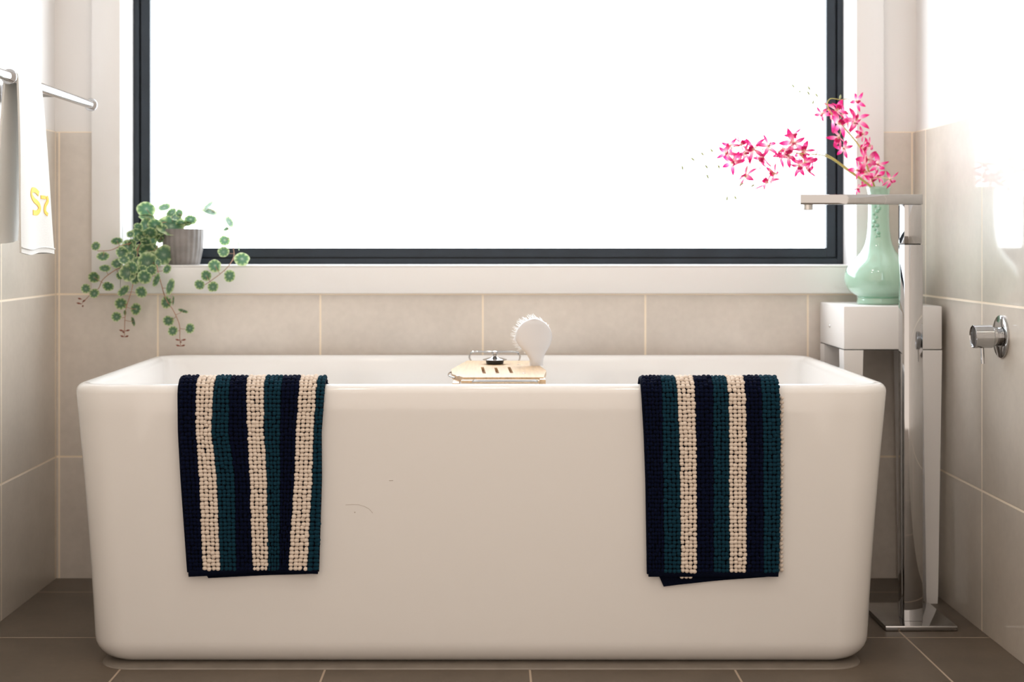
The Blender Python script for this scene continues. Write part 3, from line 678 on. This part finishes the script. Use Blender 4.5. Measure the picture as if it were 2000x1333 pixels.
# brush standing on its neck
bc = Q(1047.5, 714.5); bs = bc.y/F; br = thing('bath_brush', 'white round-headed bath brush standing upright on the bamboo tray', 'brush', bc)
bo = [(0, 13.5, 0), (4, 13, 0), (12, 13.5, 0), (22, 18, -1), (32, 26, -2.5), (42, 33, -4), (50, 36.5, -5), (57, 37.2, -5), (64, 36, -5), (70, 34, -5), (75, 31, -5), (80, 27, -5), (84, 23, -5), (87, 18.5, -5), (89.5, 13, -5), (91, 8, -5), (91.6, 4, -5)]
b = MB(); loops = []
tilt = Matrix.Rotation(math.radians(14), 4, 'Z')
def bp_(x, y, z): v = tilt @ Vector((x, y, z)); return bc+v
for (h, hw, ox) in bo:
    hh = h*bs; w = hw*bs; d = 0.010+0.004*math.sin(min(1, h/91)*PI) if h < 20 else 0.0085
    d *= 1 if h < 85 else 0.8
    loops.append([bp_(ox*bs+w*math.copysign(abs(math.cos(a))**0.75, math.cos(a)), d*math.copysign(abs(math.sin(a))**0.8, math.sin(a)), hh) for a in [2*PI*i/28 for i in range(28)]])
b.loft(loops); b.build('brush_head', M['white_plastic'], br, angle=70)
rnd = random.Random(9); b = MB()
hc = Vector((-5*bs, 0, 58*bs))
for i in range(520):
    a = rnd.uniform(0, 2*PI); r = math.sqrt(rnd.random())*34*bs
    p = hc+Vector((r*math.cos(a), 0.007, r*math.sin(a))); d = Vector((r*math.cos(a)*9+rnd.gauss(0, .09)-0.12, 1, r*math.sin(a)*9+0.10+rnd.gauss(0, .09))).normalized()
    b.tube([bp_(*p), bp_(*(p+d*0.022))], 0.0009, 4, r1=0.0005)
tag(b.build('bristles', M['bristle'], br), 'short white bristles behind the head')

# ------------------------------------------------------------------ trailing pot plant
pcx, pcy, pz = -0.858, 4.092, 0.8678
pp = thing('potted_plant', 'trailing round-leaved variegated plant in a grey ribbed pot on the window sill', 'plant', (pcx, pcy, pz))
b = MB(); rb = lambda a: 0.018*math.cos(a*22)
b.lathe([(0.044, 0), (0.046, 0.002), (0.050, 0.02), (0.0555, 0.05), (0.0565, 0.070), (0.0575, 0.098), (0.0575, 0.100), (0.0535, 0.100), (0.052, 0.085)], (pcx, pcy, pz), n=132, rib=rb, cap1=False)
b.build('pot', M['pot'], pp)
b = MB(); b.lathe([(0.0535, 0.082), (0.045, 0.088), (0.02, 0.092)], (pcx, pcy, pz), n=32, cap0=False); b.build('soil', M['soil'], pp)
KX = 1/3.921
def cp(x, y): return 140+x*KX, 360+y*KX
def depth_at(x, y):      # how far the trailing growth hangs into the room: over the sill edge it falls just in front of the casing
    X = x; t = (y-470)/60; t = max(0, min(1, t)); l = max(0, min(1, (300-x)/80))
    k = max(t, l); return 4.075-k*0.095
stems = {
 'A': [(735, 335), (600, 400), (480, 445), (380, 470), (300, 505), (200, 512)],
 'B': [(720, 330), (540, 440), (440, 600), (330, 660), (240, 730), (205, 800), (140, 850), (80, 912)],
 'C': [(740, 335), (530, 450), (500, 560), (462, 800), (415, 960), (405, 1110), (405, 1165)],
 'D': [(760, 340), (660, 470), (650, 600), (690, 780), (722, 880), (782, 975), (825, 1080), (828, 1180), (835, 1240)],
 'E': [(850, 330), (880, 255), (960, 225), (1050, 190), (1110, 230)],
 'F': [(880, 330), (1000, 275), (1130, 270), (1200, 350), (1235, 480), (1240, 560), (1180, 650), (1060, 745), (985, 790)]}
leaves = [(572,190,68,55,0),(580,247,60,22,0),(712,180,48,28,5),(765,220,42,30,30),(572,315,38,60,-10),(640,315,55,50,0),(760,322,102,76,0),(912,270,45,36,0),(885,300,30,18,0),(822,222,25,30,0),
 (1045,175,62,24,42),(1062,218,58,20,-18),(1205,292,48,18,-55),(1182,342,22,12,30),(1172,430,42,38,0),(1163,520,42,38,0),(1305,572,56,48,0),(1283,450,13,55,8),(1097,625,48,48,0),(1030,700,40,40,0),(980,768,38,37,0),(1083,787,40,40,0),(1210,703,44,45,0),
 (185,475,33,33,0),(345,432,42,24,25),(240,557,46,32,0),(430,480,50,52,0),(510,380,55,42,0),(450,385,30,25,0),(380,520,35,45,0),(350,610,45,35,0),(255,648,42,24,-10),(172,712,42,40,0),(108,800,32,35,0),(280,780,42,34,10),(175,838,36,34,0),
 (430,680,60,62,0),(510,325,34,28,0),(580,510,62,50,35),(580,600,66,75,0),(705,540,60,74,-25),(560,710,52,52,0),(510,672,28,30,0),(535,825,43,42,0),(400,820,50,34,25),(378,915,45,45,0),(495,957,42,45,0),(343,1015,35,36,0),(475,1050,20,36,15),(410,985,14,20,0),(370,700,26,30,0),
 (600,430,38,60,-20),(440,560,40,28,0),(655,735,30,52,-20),(728,650,22,36,-25),(748,785,15,62,-8),(728,905,42,46,0),(782,890,14,36,-8),(855,967,38,16,-20),(742,1045,40,38,0),(775,1125,37,36,0),(903,1105,28,38,0),(675,415,26,34,0),
 (500,600,45,38,20),(480,720,30,45,0),(620,560,40,45,20),(545,405,45,35,-20),(660,600,18,30,0),(400,580,40,32,-20),(690,350,45,40,0),(600,370,50,40,10),(840,300,40,26,0),(800,250,44,30,-15),(470,640,44,50,10),(540,660,40,36,0),(450,610,40,30,0),(620,500,36,46,20),(530,500,44,34,-30),(480,540,30,40,0),(610,660,34,40,0),(570,440,40,34,0),(400,520,34,28,20),(660,380,34,44,0),(530,590,36,30,0),(505,420,36,26,30),(720,390,30,34,0),(460,450,34,30,0)]
def leaf(b, c, rx, ry, rot, rnd):
    R_ = max(rx, ry); q = min(rx, ry)/R_; base = math.radians(rot)+(PI/2 if ry > rx else 0)
    maj = Vector((math.cos(base), 0, math.sin(base))); mn0 = Vector((-math.sin(base), 0, math.cos(base)))
    tl = math.acos(min(0.97, max(0.25, q)))*rnd.choice((-1, 1)); nrm = (Vector((0, -1, 0))*math.cos(tl)+mn0*math.sin(tl)); mn = mn0*math.cos(tl)+Vector((0, 1, 0))*math.sin(tl)
    jt = rnd.uniform(-0.25, 0.25); maj = (maj+nrm*jt*0.5).normalized()
    n = 22; vs_ = [c]; uvs = [(0, 0)]; fs = []; notch = rnd.uniform(0, 2*PI)
    for ring, rr in enumerate((0.33, 0.66, 0.9, 1.0)):
        for i in range(n):
            a = 2*PI*i/n; d = abs((a-notch+PI) % (2*PI)-PI); k = rr*(1-(0.16*math.exp(-(d/0.22)**2) if rr > 0.5 else 0))*(1+0.02*math.sin(a*5))
            vs_.append(c+maj*(R_*k*math.cos(a))+mn*(R_*k*math.sin(a))+nrm*(0.12*R_*rr*rr)); uvs.append((i/n, rr))
    for i in range(n):
        j = (i+1) % n; fs.append((0, 1+i, 1+j))
        for r in range(3): fs.append((1+r*n+i, 1+(r+1)*n+i, 1+(r+1)*n+j, 1+r*n+j))
    b.add(vs_, fs, 0, uvs)
rnd = random.Random(21)
dens = {}
for k, pts in stems.items():
    w = []
    for i, (x, y) in enumerate(pts):
        px, py = cp(x, y); Y = depth_at(px, py)
        if i == 0: q = Vector((pcx+rnd.uniform(-.02, .02), pcy+rnd.uniform(-.02, 0.02), pz+0.09))
        else: q = P(px, py, Y)
        w.append(q)
    w.insert(1, Vector(((w[0].x+w[1].x)/2, (w[0].y+w[1].y)/2, pz+0.118)))
    dens[k] = smooth_path(w, 8)
stemb = {k: MB() for k in stems}; folb = {k: MB() for k in stems}
for k in stems: stemb[k].tube(dens[k], 0.0017, 7, r1=0.0009)
for (x, y, rx, ry, rot) in leaves:
    px, py = cp(x, y); Y = depth_at(px, py)+rnd.uniform(-0.022, 0.012); sc = KX*Y/F; c = P(px, py, Y)
    # keep blades clear of the window frame, casing and pot
    best = min(((q-c).length, k, i) for k in stems for i, q in enumerate(dens[k])); k = best[1]; q = dens[k][best[2]]
    if c.y < q.y+0.0: pass
    leaf(folb[k], c, rx*sc*1.08, ry*sc*1.08, rot, rnd)
    mid = (q+c)/2+Vector((0, 0.003, -0.002)); stemb[k].tube(smooth_path([q, mid, c+Vector((0, 0.001, 0))], 3), 0.0008, 5)
for k in stems:
    s = stemb[k].build('stem', M['vine'], pp)
    if folb[k].v: f = folb[k].build('foliage', M['leaf'], s, angle=180); f.matrix_parent_inverse = Matrix.Translation(-Vector(pp.location))
    f.parent = s
for k, offs_ in (('B', [(-20, -35), (15, -18), (-30, 0), (5, 22)]), ('C', [(-28, -45), (28, -45), (-20, 0), (20, 0), (-8, -30)]), ('D', [(-28, -48), (28, -48), (-24, -4), (22, -4), (0, -30)])):
    b = MB(); ex, ey = stems[k][-1]
    for (dx, dy) in offs_:
        px, py = cp(ex+dx, ey+dy); c = P(px, py, 3.975); q = P(*cp(ex, ey+dy+6), 3.978); d = (c-q).normalized(); sd = Vector((0, 1, 0)).cross(d).normalized()
        b.loft([[q+sd*0.0004, q+Vector((0, 0.0005, 0)), q-sd*0.0004, q-Vector((0, 0.0005, 0))], [c+sd*0.0026, c+Vector((0, 0.0009, 0)), c-sd*0.0026, c-Vector((0, 0.0009, 0))],
                [c+d*0.005+sd*0.0004, c+d*0.005+Vector((0, 0.0004, 0)), c+d*0.005-sd*0.0004, c+d*0.005-Vector((0, 0.0004, 0))]])
    tag(b.build('sprout', M['sprout'], pp), 'small russet growing tip')
